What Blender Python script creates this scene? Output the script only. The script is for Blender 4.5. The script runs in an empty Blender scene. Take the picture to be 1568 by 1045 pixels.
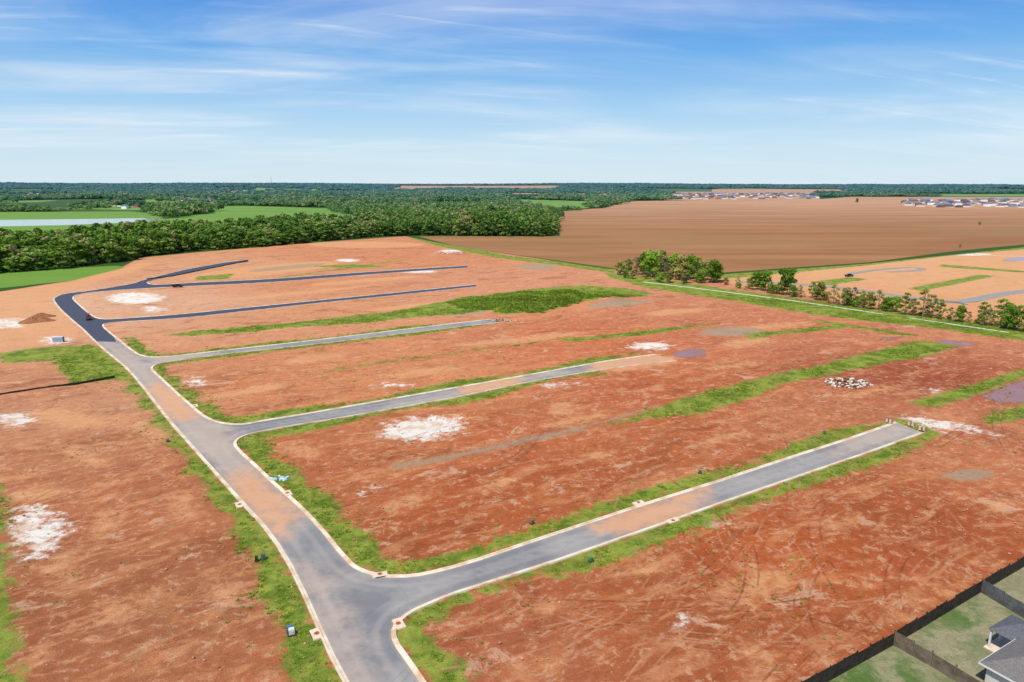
import bpy, math, random
import numpy as np
from mathutils import Vector, Matrix
from mathutils.geometry import delaunay_2d_cdt
random.seed(7); rng=np.random.default_rng(7)
scene=bpy.context.scene
# ------------------------------------------------------------------ survey
H=55.0; F=1045.0; CX=784.0; CY=522.5; HOR=283.0
PITCH=math.atan((CY-HOR)/F); sp,cp=math.sin(PITCH),math.cos(PITCH)
def U(px,py,z=0.0):
    u=(CY-py)/F; r=(px-CX)/F
    t=(H-z)/(sp-u*cp)
    return (t*r, t*(cp+u*sp))
def UP(l): return np.array([U(*p) for p in l],dtype=np.float64)
def lin(c,k=1.0):
    o=[]
    for v in c:
        v=v/255.0
        o.append((v/12.92 if v<=0.04045 else ((v+0.055)/1.055)**2.4)*k)
    return o
KALB=0.80
def A(r,g,b,k=None): return tuple(lin((r,g,b),KALB if k is None else k))+(1.0,)
# ------------------------------------------------------------------ 2-D helpers
def catmull(P,n=6):
    P=[np.array(p,float) for p in P]; P=[2*P[0]-P[1]]+P+[2*P[-1]-P[-2]]
    out=[]
    for i in range(1,len(P)-2):
        a,b,c,d=P[i-1],P[i],P[i+1],P[i+2]
        for k in range(n):
            t=k/n
            out.append(0.5*((2*b)+(-a+c)*t+(2*a-5*b+4*c-d)*t*t+(-a+3*b-3*c+d)*t**3))
    out.append(P[-2]); return out
def rdp(P,eps):
    if len(P)<3: return P
    a,b=P[0],P[-1]; d=b-a; L=np.hypot(*d)+1e-9
    dist=[abs(d[0]*(p[1]-a[1])-d[1]*(p[0]-a[0]))/L for p in P]
    i=int(np.argmax(dist))
    if dist[i]<eps: return [a,b]
    return rdp(P[:i+1],eps)[:-1]+rdp(P[i:],eps)
def poly_sdf(X,Y,poly,margin=40.0):
    out=np.full(X.shape,margin,dtype=np.float32)
    mn=poly.min(0)-margin; mx=poly.max(0)+margin
    m=(X>mn[0])&(X<mx[0])&(Y>mn[1])&(Y<mx[1])
    idx=np.nonzero(m)[0]
    if len(idx)==0: return out
    x=X[idx]; y=Y[idx]
    best=np.full(x.shape,1e12); ins=np.zeros(x.shape,bool)
    n=len(poly)
    for i in range(n):
        ax,ay=poly[i]; bx,by=poly[(i+1)%n]
        dx,dy=bx-ax,by-ay; L=dx*dx+dy*dy+1e-12
        t=np.clip(((x-ax)*dx+(y-ay)*dy)/L,0,1)
        d=(x-ax-t*dx)**2+(y-ay-t*dy)**2
        np.minimum(best,d,out=best)
        if ay!=by:
            c=((ay>y)!=(by>y))&(x<(bx-ax)*(y-ay)/(by-ay)+ax)
            ins^=c
    d=np.sqrt(best); d[ins]*=-1
    out[idx]=np.minimum(d,margin); return out
def ell(px,py,rx,ry,rot=0,n=20):
    return UP([(px+rx*math.cos(a)*math.cos(rot)-ry*math.sin(a)*math.sin(rot),py+rx*math.cos(a)*math.sin(rot)+ry*math.sin(a)*math.cos(rot)) for a in [2*math.pi*i/n for i in range(n)]])
def line(pts,w):
    P=UP(pts); L=[];R=[]
    for i in range(len(P)):
        d=P[min(i+1,len(P)-1)]-P[max(i-1,0)]; d=d/np.hypot(*d); n=np.array([-d[1],d[0]])
        L.append(P[i]+n*w/2); R.append(P[i]-n*w/2)
    return np.array(L+R[::-1])
# ------------------------------------------------------------------ traced plan
RUNS=[
 [(575,1130),(530,1045),(510,1008),(490,965),(465,908),(440,858),(410,813),(372,771),(340,735),(300,690),(260,645),(225,600),(195,565),(165,540),(145,522),(128,505),(108,488),(92,473),(83,461),(84,456),(100,450),(140,445),(200,435),(220,429),(280,414),(340,403),(378,398)],
 [(382,401),(340,407),(290,418),(240,428),(226,433),(240,436),(300,433),(420,427),(560,417),(715,407)],
 [(717,410),(560,421),(420,432),(300,438),(220,442),(150,447),(120,451),(112,457),(120,466),(135,479),(148,487),(165,489),(200,487),(280,481),(400,469),(500,459),(600,449),(728,436)],
 [(730,439),(600,453),(500,463),(400,474),(280,487),(200,492),(165,495),(158,499),(165,507),(185,523),(200,535),(215,544),(240,547),(280,544),(350,536),(450,525),(550,513),(650,501),(752,489)],
 [(772,493),(700,501),(600,513),(500,525),(400,536),(330,544),(260,554),(238,559),(233,566),(245,578),(265,597),(290,619),(315,639),(340,648),(370,650),(400,645),(450,637),(520,625),(600,611),(680,597),(760,583),(850,567),(930,553),(1003,543)],
 [(1036,552),(950,562),(880,573),(800,587),(700,608),(600,626),(520,640),(440,653),(385,664),(365,672),(360,681),(368,692),(390,712),(415,736),(440,758),(470,786),(500,819),(525,850),(545,869),(575,880),(610,883),(650,879),(720,861),(800,834),(900,801),(1000,768),(1100,737),(1200,704),(1300,672),(1372,647)],
 [(1412,663),(1340,689),(1250,720),(1130,761),(1040,793),(930,831),(850,859),(760,888),(700,907),(650,927),(625,940),(608,955),(603,970),(608,987),(625,1011),(648,1045),(705,1130)],
]
RW=[rdp([np.array(U(*p)) for p in catmull(r,6)],0.06) for r in RUNS]
ROAD=np.array([p for r in RW for p in r])
NEWASPH=UP([(60,440),(60,521),(181,524),(176,502),(400,482),(800,452),(820,380),(60,380)])
GRASS=[UP(p) for p in [
 [(250,515),(300,507),(450,494),(600,477),(700,460),(740,457),(760,476),(700,481),(560,494),(400,506),(290,516)],
 [(720,468),(760,452),(820,442),(900,437),(960,442),(1000,450),(980,458),(900,470),(830,480),(770,483)],
 [(925,652),(1000,628),(1090,597),(1170,577),(1250,560),(1350,535),(1410,521),(1470,531),(1400,549),(1300,567),(1200,588),(1150,610),(1080,632),(1010,639)],
 [(1390,618),(1470,594),(1568,565),(1640,550),(1640,560),(1568,578),(1500,603),(1430,625)],
 [(1500,640),(1568,620),(1640,600),(1640,622),(1568,640),(1515,650)],
 [(0,540),(60,533),(140,528),(180,558),(190,578),(170,582),(112,588),(95,572),(80,552),(0,556)],
 [(-40,740),(3,745),(8,820),(14,900),(22,960),(30,1045),(20,1100),(-60,1100)],
 [(620,362),(680,372),(780,392),(900,406),(945,413),(940,419),(860,407),(760,395),(670,377)],
 [(925,418),(990,424),(1100,441),(1300,468),(1568,504),(1660,515),(1660,535),(1568,522),(1400,500),(1250,482),(1100,458),(985,440),(935,425)],
 [(1095,421),(1200,411),(1325,402),(1460,386),(1568,377),(1700,366),(1700,370),(1568,382),(1460,391),(1325,407),(1200,419),(1110,427)],
 [(1390,442),(1450,430),(1500,421),(1525,423),(1470,434),(1410,446)],
 [(1440,405),(1568,415),(1568,418),(1440,409)],[(1240,432),(1300,425),(1330,428),(1270,437)],
 [(1140,512),(1230,503),(1300,497),(1290,503),(1200,512),(1150,520)],
 [(1250,490),(1400,512),(1400,516),(1250,494)],
 [(470,408),(540,405),(600,408),(540,411)],
 [(300,424),(360,419),(350,427),(300,430)],
 [(190,517),(205,517),(225,535),(245,541),(215,543),(200,533)],
 [(860,520),(1000,505),(1100,495),(1000,512),(870,524)],
 [(440,742),(475,750),(520,800),(560,862),(535,858),(500,815)],
]]
GRASS.append(line([(480,572),(600,553),(740,535),(880,517)],1.3))
GRASS.append(line([(430,425),(620,398)],3.0))
PALE=[ell(645,657,66,20,-.1),ell(52,815,50,40,.2),ell(22,642,30,13),ell(208,457,46,9),ell(235,474,18,5),ell(15,495,26,8),
 UP([(1378,637),(1420,640),(1490,652),(1530,668),(1470,662),(1405,660),(1390,652)]),ell(995,531,34,6),ell(85,521,24,7),
 ell(640,416,30,2.5),ell(532,399,20,2.5),ell(690,385,18,2.5),ell(300,585,18,5),ell(600,590,30,3),ell(1045,957,5,1.5),ell(320,700,8,3),ell(850,590,30,3),ell(1090,800,14,4),ell(1490,390,30,2),ell(560,750,10,4),ell(1430,600,14,3)]
TAN=[ell(1150,900,56,19,-.45),ell(1440,905,48,9,-.35),ell(1142,525,36,7,-.15),ell(910,695,16,4),ell(620,770,26,8,-.2),ell(1110,672,34,6,-.4),
 ell(650,570,60,5,-.1),ell(480,550,50,5,-.1),ell(980,558,60,9,-.15),ell(860,625,18,10),ell(130,700,35,9,.4),ell(60,760,30,10),ell(100,640,60,14,.1),ell(160,800,20,18,1.2),
 ell(460,690,25,8,.3),ell(280,780,14,22,-.4),ell(408,915,7,22,-.1),ell(1160,1020,12,22,-.3),ell(180,940,28,14),ell(1540,770,26,7,-.3),ell(965,600,18,3),
 UP([(1100,424),(1350,403),(1568,381),(1700,370),(1700,520),(1568,500),(1300,462),(1130,440)]),
 UP([(-40,450),(110,432),(215,402),(240,404),(100,448),(78,462),(130,515),(60,530),(-40,530)]),
 ell(400,415,120,8,-.1),ell(560,375,90,5,0),ell(800,520,100,5,-.1),ell(1040,478,50,4,-.1),ell(700,640,40,4),
 ell(380,600,60,6,-.15),ell(880,645,50,5,-.2),ell(1010,740,26,5,-.3),ell(760,745,30,6,-.3),ell(1000,870,24,7,-.2),ell(840,930,20,6,.1),ell(1290,800,26,6,-.3),ell(340,900,16,26,-.3),ell(90,870,30,14,.2),ell(230,660,40,8,.2),
 ell(450,500,80,4,-.1),ell(620,470,60,3,-.1),ell(450,450,120,3,-.1),ell(560,430,90,3,-.08),ell(1180,500,60,4,-.1),ell(1330,600,50,4,-.15),ell(1120,560,40,4,-.1)]
GRAVEL=[line([(602,715),(660,706),(730,692),(800,675),(850,665),(890,655)],2.8),line([(890,655),(1010,622)],1.2),ell(825,409,30,5),ell(1480,728,40,9),ell(1120,508,50,7),ell(700,480,50,3),ell(440,410,60,3,-.1),ell(950,470,50,4,-.1)]
WET=[ell(1057,541,24,6,-.1),UP([(1503,607),(1540,592),(1568,583),(1620,575),(1620,606),(1568,617),(1530,616)]),ell(1465,526,28,3,.1),ell(1560,397,24,3,-.1),ell(1360,519,14,1.5)]
PLOW=[UP([(640,362),(700,378),(860,400),(945,412),(1100,418),(1330,402),(1460,385),(1700,362),(2000,342),(2000,301),(1568,302),(1300,301.5),(1250,306),(1100,307),(960,308),(930,318),(850,325),(858,362)]),
 UP([(600,290.5),(860,291),(860,293.5),(600,293)]),UP([(760,296),(1010,297),(1000,301),(780,299.5)]),UP([(1090,293),(1300,293),(1300,296),(1090,296)])]
FIELD=[UP(p) for p in [[(-200,326),(200,324),(240,328),(255,338),(246,352),(240,371),(130,379),(-200,386)],[(310,317),(360,315),(500,319),(540,330),(560,352),(480,357),(330,365),(250,369),(250,336),(330,326)],
 [(-100,422),(180,407),(192,410),(110,430),(-100,452)],[(220,303),(330,307),(430,312),(300,314),(225,310)],[(780,305),(920,309),(900,319),(850,323),(790,315)],
 [(1570,301),(1250,300),(1250,298),(1570,297.5)],[(-50,308),(90,307),(60,310),(-50,311)],[(500,301),(640,303),(600,306),(490,304)],[(610,310),(720,309),(760,314),(650,315)]]]
POND=[UP([(-200,339),(100,336),(243,334),(246,339),(100,345),(-200,351)]),UP([(495,330),(545,330),(545,333),(495,333)])]
SUBURB=[UP(p) for p in [[(1360,303),(1700,302),(1700,323),(1360,319)],[(1020,295),(1255,295),(1255,307),(1020,307)],[(222,300),(335,303),(330,310),(225,309)],[(335,292),(490,293),(490,303),(345,302)],[(900,299),(990,299),(985,304),(905,304)],[(110,313),(215,313),(215,322),(110,322)]]]
SITE=UP([(-500,1400),(-500,460),(0,447),(110,430),(190,408),(215,395),(300,387),(480,372),(620,362),(700,378),(930,412),(1100,421),(1330,404),(1568,379),(2000,350),(3000,1400)])
LAWN=[UP([(1242,1056),(1370,987),(1502,905),(1568,866),(1750,760),(2100,1000),(1500,1350),(1100,1300)])]
def union(X,Y,L,m=40.0):
    o=np.full(X.shape,m,dtype=np.float32)
    for p in L: np.minimum(o,poly_sdf(X,Y,p,m),out=o)
    return o
YV=U(300,496)[1]
END2=ell(1000,553,90,14,-.15)
def fields(X,Y,full=True):
    d={}
    d['road']=poly_sdf(X,Y,ROAD,30)
    na=poly_sdf(X,Y,NEWASPH,30); d['newasph']=na
    r=d['road']
    w=4.1+1.3*np.sin(X*0.11+Y*0.05)+0.9*np.sin(X*0.31-Y*.23)
    verge=np.maximum(r-w, 0.3-r)
    end2=poly_sdf(X,Y,END2,30)
    verge=np.where((Y>YV)|(na<6)|(end2<0),30,verge)
    d['grass']=np.minimum(union(X,Y,GRASS),verge)
    d['lawn']=union(X,Y,LAWN)
    d['site']=poly_sdf(X,Y,SITE,60)
    if full:
        d['pale']=union(X,Y,PALE); d['tan']=union(X,Y,TAN); d['gravel']=union(X,Y,GRAVEL); d['wet']=union(X,Y,WET)
        d['plow']=union(X,Y,PLOW+SUBURB[:2],60); d['field']=union(X,Y,FIELD+SUBURB[2:],60); d['pond']=union(X,Y,POND,60)
    return d
MX,MY=U(862,463)
def terrain(X,Y):
    X=np.asarray(X,float);Y=np.asarray(Y,float)
    e=((X-MX)/46)**2+((Y-MY)/27)**2
    z=4.6*np.exp(-e*1.6)*(1+.12*np.sin(X*.3)+.1*np.sin(Y*.4+X*.13))
    f=np.clip((Y-4200)/4500,0,1); f=f*f*(3-2*f)
    hl=42+9*np.sin(X/2100+1)+6*np.sin(X/700)+np.clip(-X/1100,0,6)*5.5
    return z+f*hl
def micro(X,Y,D):
    und=.22*np.sin(X*.13+Y*.07)*np.sin(Y*.11-X*.05)+.1*np.sin(X*.41+1)*np.sin(Y*.37)
    return und*np.clip((D['road']-3)/10,0,1)*(Y<330)*np.clip(D['lawn']/6,0,1)
# ------------------------------------------------------------------ mesh helpers
def new_obj(name,me,mats=(),coll=None,parent=None):
    o=bpy.data.objects.new(name,me)
    (coll or scene.collection).objects.link(o)
    if me is not None:
        for m in mats: me.materials.append(m)
    if parent: o.parent=parent
    return o
class MB:
    def __init__(s): s.v=[];s.f=[];s.m=[]
    def add(s,v,f,m=0):
        b=len(s.v); s.v+= [tuple(p) for p in v]; s.f+=[tuple(i+b for i in q) for q in f]; s.m+=[m]*len(f)
    def box(s,c,d,m=0,rot=0,taper=1.0):
        x,y,z=d[0]/2,d[1]/2,d[2]/2; cr,sr=math.cos(rot),math.sin(rot)
        V=[]
        for sz in(-1,1):
            k=taper if sz>0 else 1
            for sx,sy in((-1,-1),(1,-1),(1,1),(-1,1)):
                a,b=sx*x*k,sy*y*k
                V.append((c[0]+a*cr-b*sr,c[1]+a*sr+b*cr,c[2]+sz*z))
        s.add(V,[(3,2,1,0),(4,5,6,7),(0,1,5,4),(1,2,6,5),(2,3,7,6),(3,0,4,7)],m)
    def cyl(s,a,b,ra,rb,n=6,m=0,cap=True):
        a=Vector(a);b=Vector(b);d=(b-a).normalized()
        t=Vector((1,0,0)) if abs(d.x)<.8 else Vector((0,1,0)); u=d.cross(t).normalized(); w=d.cross(u)
        V=[]
        for c,r in((a,ra),(b,rb)):
            for i in range(n):
                an=2*math.pi*i/n; V.append(c+u*math.cos(an)*r+w*math.sin(an)*r)
        Fc=[(i,(i+1)%n,n+(i+1)%n,n+i) for i in range(n)]
        if cap: Fc+=[tuple(range(n))[::-1],tuple(range(n,2*n))]
        s.add(V,Fc,m)
    def mesh(s,name):
        me=bpy.data.meshes.new(name); me.from_pydata(s.v,[],s.f); me.polygons.foreach_set('material_index',s.m); me.update(); return me
# ------------------------------------------------------------------ node helpers
class NT:
    def __init__(s,name,world=False):
        if world:
            w=bpy.data.worlds.new(name); w.use_nodes=True; s.t=w.node_tree; s.o=w
        else:
            s.o=bpy.data.materials.new(name); s.o.use_nodes=True; s.t=s.o.node_tree
        s.t.nodes.clear(); s.L=s.t.links
    def n(s,ty,**k):
        x=s.t.nodes.new(ty)
        for a,b in k.items(): setattr(x,a,b)
        return x
    def put(s,sock,v):
        if v is None: return
        if isinstance(v,bpy.types.NodeSocket): s.L.new(v,sock)
        else:
            if sock.type=='VECTOR' and hasattr(v,'__len__'): v=v[:3]
            sock.default_value=v
    def math(s,op,a,b=None,c=None,clamp=False):
        x=s.n('ShaderNodeMath',operation=op,use_clamp=clamp); s.put(x.inputs[0],a); s.put(x.inputs[1],b)
        if c is not None: s.put(x.inputs[2],c)
        return x.outputs[0]
    def vmul(s,v,k):
        x=s.n('ShaderNodeVectorMath',operation='MULTIPLY'); s.put(x.inputs[0],v); x.inputs[1].default_value=k; return x.outputs[0]
    def pos(s): 
        if not hasattr(s,'_p'): s._p=s.n('ShaderNodeNewGeometry').outputs['Position']
        return s._p
    def rot(s,v,a):
        x=s.n('ShaderNodeVectorRotate',rotation_type='Z_AXIS'); s.put(x.inputs['Vector'],v); x.inputs['Angle'].default_value=a; return x.outputs[0]
    def noise(s,sc,det=5,ro=.55,vec=None,dist=0.0):
        x=s.n('ShaderNodeTexNoise'); s.put(x.inputs['Vector'],vec if vec is not None else s.pos())
        x.inputs['Scale'].default_value=sc;x.inputs['Detail'].default_value=det;x.inputs['Roughness'].default_value=ro;x.inputs['Distortion'].default_value=dist
        return x.outputs[0]
    def attr(s,name,col=False):
        x=s.n('ShaderNodeAttribute',attribute_name=name); return x.outputs['Color'] if col else x.outputs['Fac']
    def mr(s,v,a,b,c=0.0,d=1.0,smooth=True):
        x=s.n('ShaderNodeMapRange',interpolation_type='SMOOTHSTEP' if smooth else 'LINEAR')
        for i,k in enumerate((v,a,b,c,d)): s.put(x.inputs[i],k)
        return x.outputs[0]
    def mix(s,f,a,b,mode='MIX'):
        x=s.n('ShaderNodeMix',data_type='RGBA',blend_type=mode); s.put(x.inputs[0],f); s.put(x.inputs[6],a); s.put(x.inputs[7],b); return x.outputs[2]
    def scale(s,c,f):
        x=s.n('ShaderNodeVectorMath',operation='SCALE'); s.put(x.inputs[0],c); s.put(x.inputs['Scale'],f); return x.outputs[0]
    def mask(s,sdf,nz,amp,w,off=0.0):
        a=s.math('MULTIPLY_ADD',s.math('SUBTRACT',nz,.5),amp*2,off); a=s.math('SUBTRACT',a,sdf)
        return s.mr(a,-w,w)
    def haze(s,col,L=5200.0,mx=.88,hc=(96,152,190)):  # aerial haze painted into the surface colour, growing with world Y
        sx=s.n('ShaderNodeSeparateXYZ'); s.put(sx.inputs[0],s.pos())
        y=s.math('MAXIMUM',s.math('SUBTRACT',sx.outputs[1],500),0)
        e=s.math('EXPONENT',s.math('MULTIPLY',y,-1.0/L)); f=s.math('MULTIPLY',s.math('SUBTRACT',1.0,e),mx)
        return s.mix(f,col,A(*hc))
    def bsdf(s,col,rough=.9,bump=None,bs=.3,bd=.1,spec=.2,metal=0):
        b=s.n('ShaderNodeBsdfPrincipled'); s.put(b.inputs['Base Color'],col); s.put(b.inputs['Roughness'],rough)
        b.inputs['Specular IOR Level'].default_value=spec; b.inputs['Metallic'].default_value=metal
        if bump is not None:
            x=s.n('ShaderNodeBump'); s.put(x.inputs['Height'],bump); x.inputs['Strength'].default_value=bs; x.inputs['Distance'].default_value=bd
            s.L.new(x.outputs[0],b.inputs['Normal'])
        return b.outputs[0]
    def out(s,sh):
        o=s.n('ShaderNodeOutputMaterial'); s.L.new(sh,o.inputs[0]); return s.o
def simple(name,c,rough=.8,var=.15,sc=3.0,c2=None):
    t=NT(name); nz=t.noise(sc,4,.6)
    c1=tuple(v*(1-var) for v in c[:3])+(1,); cb=c2 or tuple(min(1,v*(1+var)) for v in c[:3])+(1,)
    return t.out(t.bsdf(t.mix(t.mr(nz,.3,.7),c1,cb),rough,nz,.2,.03))
# ------------------------------------------------------------------ ground
ys=[-3000,-1200,-500,-200,-80,-20,10]; y=20.0
while y<190: ys.append(y); y+=.8
while y<42000: ys.append(y); y*=1.0078
ys=np.array(ys)
xp=list(np.arange(0,150,.9)); x=xp[-1]
while x<34000: x+=max(.95,x*.0105); xp.append(x)
xs=np.array([-v for v in xp[::-1][:-1]]+xp)
GX,GY=np.meshgrid(xs,ys); nx,ny=len(xs),len(ys)
X=GX.ravel();Y=GY.ravel()
D=fields(X,Y)
Z=terrain(X,Y)+micro(X,Y,D)
Z=np.where(D['road']<.6,-.12,Z)
me=bpy.data.meshes.new('ground')
me.vertices.add(nx*ny); me.vertices.foreach_set('co',np.stack([X,Y,Z],1).astype(np.float32).ravel())
I=(np.arange(ny-1)[:,None]*nx+np.arange(nx-1)[None,:]).ravel()
Q=np.stack([I,I+1,I+nx+1,I+nx],1).astype(np.int32)
me.loops.add(Q.size); me.loops.foreach_set('vertex_index',Q.ravel())
me.polygons.add(len(Q)); me.polygons.foreach_set('loop_start',(np.arange(len(Q))*4).astype(np.int32))
me.update(calc_edges=True); me.shade_smooth()
for k,v in D.items():
    if k in('newasph',): continue
    a=me.attributes.new(k,'FLOAT','POINT'); a.data.foreach_set('value',v.astype(np.float32))
SAMP=[((100,700),(190,124,86)),((100,900),(172,106,70)),((300,900),(166,104,70)),((250,750),(186,114,78)),((200,620),(204,146,110)),((500,700),(190,110,68)),((700,780),(178,94,52)),((900,750),(180,96,54)),
((1100,700),(188,106,64)),((1250,640),(194,118,80)),((1300,750),(178,94,54)),((1000,950),(176,98,58)),((1200,850),(182,92,48)),((1450,800),(178,94,54)),((800,1000),(180,104,70)),((600,560),(214,138,92)),
((400,590),(208,132,88)),((900,530),(204,114,74)),((1200,500),(202,122,86)),((1400,575),(166,84,58)),((1300,480),(204,128,94)),((500,480),(216,148,106)),((300,460),(224,172,138)),((450,440),(214,142,100)),
((600,390),(212,138,96)),((300,410),(218,158,118)),((60,470),(228,182,148)),((700,430),(214,146,110)),((1500,420),(222,178,136)),((1050,600),(192,104,64)),((600,650),(200,122,80)),((1500,640),(194,118,84)),((40,600),(198,136,100)),((1300,950),(178,96,56)),((1450,690),(196,118,78)),((750,680),(194,108,66))]
num=np.zeros((len(X),3),np.float32); den=np.zeros(len(X),np.float32)
for (p,c) in SAMP:
    q=U(*p); r2=(q[1]*.09)**2
    w=(1.0/(1+(((X-q[0])**2+(Y-q[1])**2)/r2))**2).astype(np.float32)
    num+=w[:,None]*np.array(lin(c,KALB),np.float32); den+=w
tint=np.concatenate([num/den[:,None],np.ones((len(X),1),np.float32)],1)
a=me.attributes.new('tint','FLOAT_COLOR','POINT'); a.data.foreach_set('color',tint.ravel())
b0=np.array(U(650,905));b1=np.array(U(1400,658)); BANG=math.atan2(b1[1]-b0[1],b1[0]-b0[0])
t=NT('ground_soil')
P=t.pos(); PR=t.rot(P,-BANG); ST=t.vmul(PR,(.30,1,1))
nL=t.noise(.035,3,.55); nM=t.noise(.22,6,.68,dist=.5); nF=t.noise(1.3,5,.72); nS=t.noise(.30,6,.68,vec=ST,dist=.9); nH=t.noise(.085,6,.66,vec=t.vmul(PR,(.5,1,1)),dist=1.3); nG=t.noise(5.0,3,.7)
col=t.attr('tint',True)
k=t.math('MULTIPLY_ADD',nL,.35,.50); k=t.math('MULTIPLY_ADD',nM,.45,k); k=t.math('MULTIPLY_ADD',nF,.55,k); k=t.math('MULTIPLY_ADD',nG,.28,k); k=t.math('SUBTRACT',k,.31)
col=t.scale(col,k)
col=t.mix(t.math('MULTIPLY',t.mr(nH,.47,.36),.45),col,A(146,76,44))
col=t.mix(t.math('MULTIPLY',t.mr(nS,.51,.64),.50),col,A(224,160,114))
col=t.mix(t.math('MULTIPLY',t.mr(nH,.54,.66),.52),col,A(226,156,102))
sp1=t.noise(.55,6,.75,dist=.4)
col=t.mix(t.math('MULTIPLY',t.math('MULTIPLY',t.mr(sp1,.52,.62),t.mr(nM,.38,.54)),.58),col,A(224,178,142))
col=t.mix(t.math('MULTIPLY',t.mr(sp1,.46,.36),.34),col,A(134,68,42))
sp2=t.noise(.13,7,.75,vec=t.vmul(PR,(.7,1,1)),dist=.6)
col=t.mix(t.math('MULTIPLY',t.mr(sp2,.58,.64),.5),col,A(230,190,158))
gr=t.noise(.5,6,.74,vec=t.vmul(PR,(.6,1,1)))
col=t.mix(t.math('MULTIPLY',t.math('MULTIPLY',t.mr(gr,.54,.66),t.mr(nL,.42,.58)),.5),col,A(150,130,90))
nE=t.noise(.35,6,.74)
col=t.mix(t.math('MULTIPLY',t.mask(t.attr('tan'),nE,9,2.8,-.4),.74),col,t.scale(t.mix(nM,A(226,152,94),A(230,182,138)),t.math('MULTIPLY_ADD',nF,.6,.72)))
col=t.mix(t.math('MULTIPLY',t.mask(t.attr('gravel'),nE,3.5,1.4,-.2),.75),col,t.mix(nF,A(140,124,98),A(196,180,152)))
col=t.mix(t.math('MULTIPLY',t.mask(t.attr('pale'),nE,11,2.0,-1.2),.93),col,t.scale(t.mix(t.mr(nM,.35,.56),A(228,200,174),A(246,240,230)),t.math('MULTIPLY_ADD',nF,.35,.87)))
gcol=t.mix(t.mr(nM,.35,.62),A(82,120,32),A(148,164,66)); gcol=t.scale(gcol,t.math('MULTIPLY_ADD',nF,1.1,.48))
gcol=t.mix(t.math('MULTIPLY',t.mr(nE,.54,.66),.6),gcol,A(170,134,88))
gm=t.math('MULTIPLY',t.mask(t.attr('grass'),nE,5.5,.8,.0),.93)
col=t.mix(gm,col,gcol)
lc=t.mix(t.mr(nL,.4,.6),A(160,156,122),A(104,132,68)); lc=t.mix(t.math('MULTIPLY',t.mr(nM,.42,.6),.7),lc,A(188,176,142)); lc=t.scale(lc,t.math('MULTIPLY_ADD',nG,.6,.42)); 
col=t.mix(t.mr(t.attr('lawn'),.15,-.15),col,t.scale(lc,t.math('MULTIPLY_ADD',nF,1.1,.70)))
fcol=t.mix(nM,A(46,76,30),A(76,104,46))
col=t.mix(t.mr(t.attr('site'),-1,1.5),col,fcol)
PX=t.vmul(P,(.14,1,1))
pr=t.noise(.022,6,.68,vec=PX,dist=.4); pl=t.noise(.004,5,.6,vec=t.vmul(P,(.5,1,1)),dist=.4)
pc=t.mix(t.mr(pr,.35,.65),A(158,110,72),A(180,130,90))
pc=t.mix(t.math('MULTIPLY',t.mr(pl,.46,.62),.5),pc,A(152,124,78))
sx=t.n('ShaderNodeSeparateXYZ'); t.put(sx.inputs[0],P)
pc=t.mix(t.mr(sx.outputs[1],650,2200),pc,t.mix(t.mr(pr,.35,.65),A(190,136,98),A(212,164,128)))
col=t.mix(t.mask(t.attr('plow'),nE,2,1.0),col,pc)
col=t.mix(t.mask(t.attr('field'),nE,2,1.2),col,t.mix(t.noise(.012,5,.6,vec=PX),A(88,140,48),A(142,172,78)))
wet=t.mask(t.attr('wet'),nE,3.0,.7,.3); pond=t.mr(t.attr('pond'),1,-1)
col=t.mix(wet,col,A(164,118,108)); col=t.mix(pond,col,A(178,188,176))
col=t.haze(col,9000,.7,(124,154,156))  # distance haze mixed into the ground's own colour
wa=t.math('MAXIMUM',wet,pond)
rough=t.mr(wa,0,1,.95,.12)
bh=t.math('MULTIPLY',t.math('MULTIPLY_ADD',nF,.8,nG),t.math('SUBTRACT',1,wa))
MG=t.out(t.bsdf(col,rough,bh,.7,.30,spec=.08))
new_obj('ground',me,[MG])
# ------------------------------------------------------------------ road surface
pts=[Vector(p) for p in ROAD]; n=len(pts); edges=[(i,(i+1)%n) for i in range(n)]
mn=ROAD.min(0);mx=ROAD.max(0)
gx,gy=np.meshgrid(np.arange(mn[0],mx[0],1.7),np.arange(mn[1],mx[1],1.7)); gx=gx.ravel()+.3;gy=gy.ravel()
s=poly_sdf(gx,gy,ROAD,10); kk=s<-.7
vin=[Vector((a,b)) for a,b in zip(gx[kk],gy[kk])]
ov,oe,of,_,_,_=delaunay_2d_cdt(pts+vin,edges,[],1,1e-4)
OV=np.array([(v.x,v.y) for v in ov]); 
cen=np.array([OV[list(f)].mean(0) for f in of]); sc_=poly_sdf(cen[:,0],cen[:,1],ROAD,10); of=[f for f,q in zip(of,sc_) if q<.02]
me=bpy.data.meshes.new('asphalt_road'); me.from_pydata([(a,b,0.0) for a,b in OV],[],[list(f) for f in of]); me.update()
DIRT=[UP([(325,728),(400,722),(440,757),(456,790),(436,822),(410,813),(370,770)]),UP([(905,806),(960,776),(1000,765),(1085,740),(1075,762),(1045,800),(990,818),(950,820)]),
 UP([(715,606),(700,594),(790,576),(800,588)]),UP([(900,575),(900,555),(1060,530),(1060,560)]),UP([(225,598),(250,580),(300,625),(300,640),(262,646)])]
DUST=[UP([(140,522),(178,522),(235,560),(350,650),(400,722),(330,728),(250,640)]),UP([(440,858),(500,870),(540,960),(560,1045),(520,1045)]),UP([(600,625),(800,578),(850,565),(860,572),(700,606)]),UP([(1280,700),(1280,670),(1400,640),(1420,660)]),UP([(180,524),(240,545),(330,536),(330,546),(240,560)])]
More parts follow.
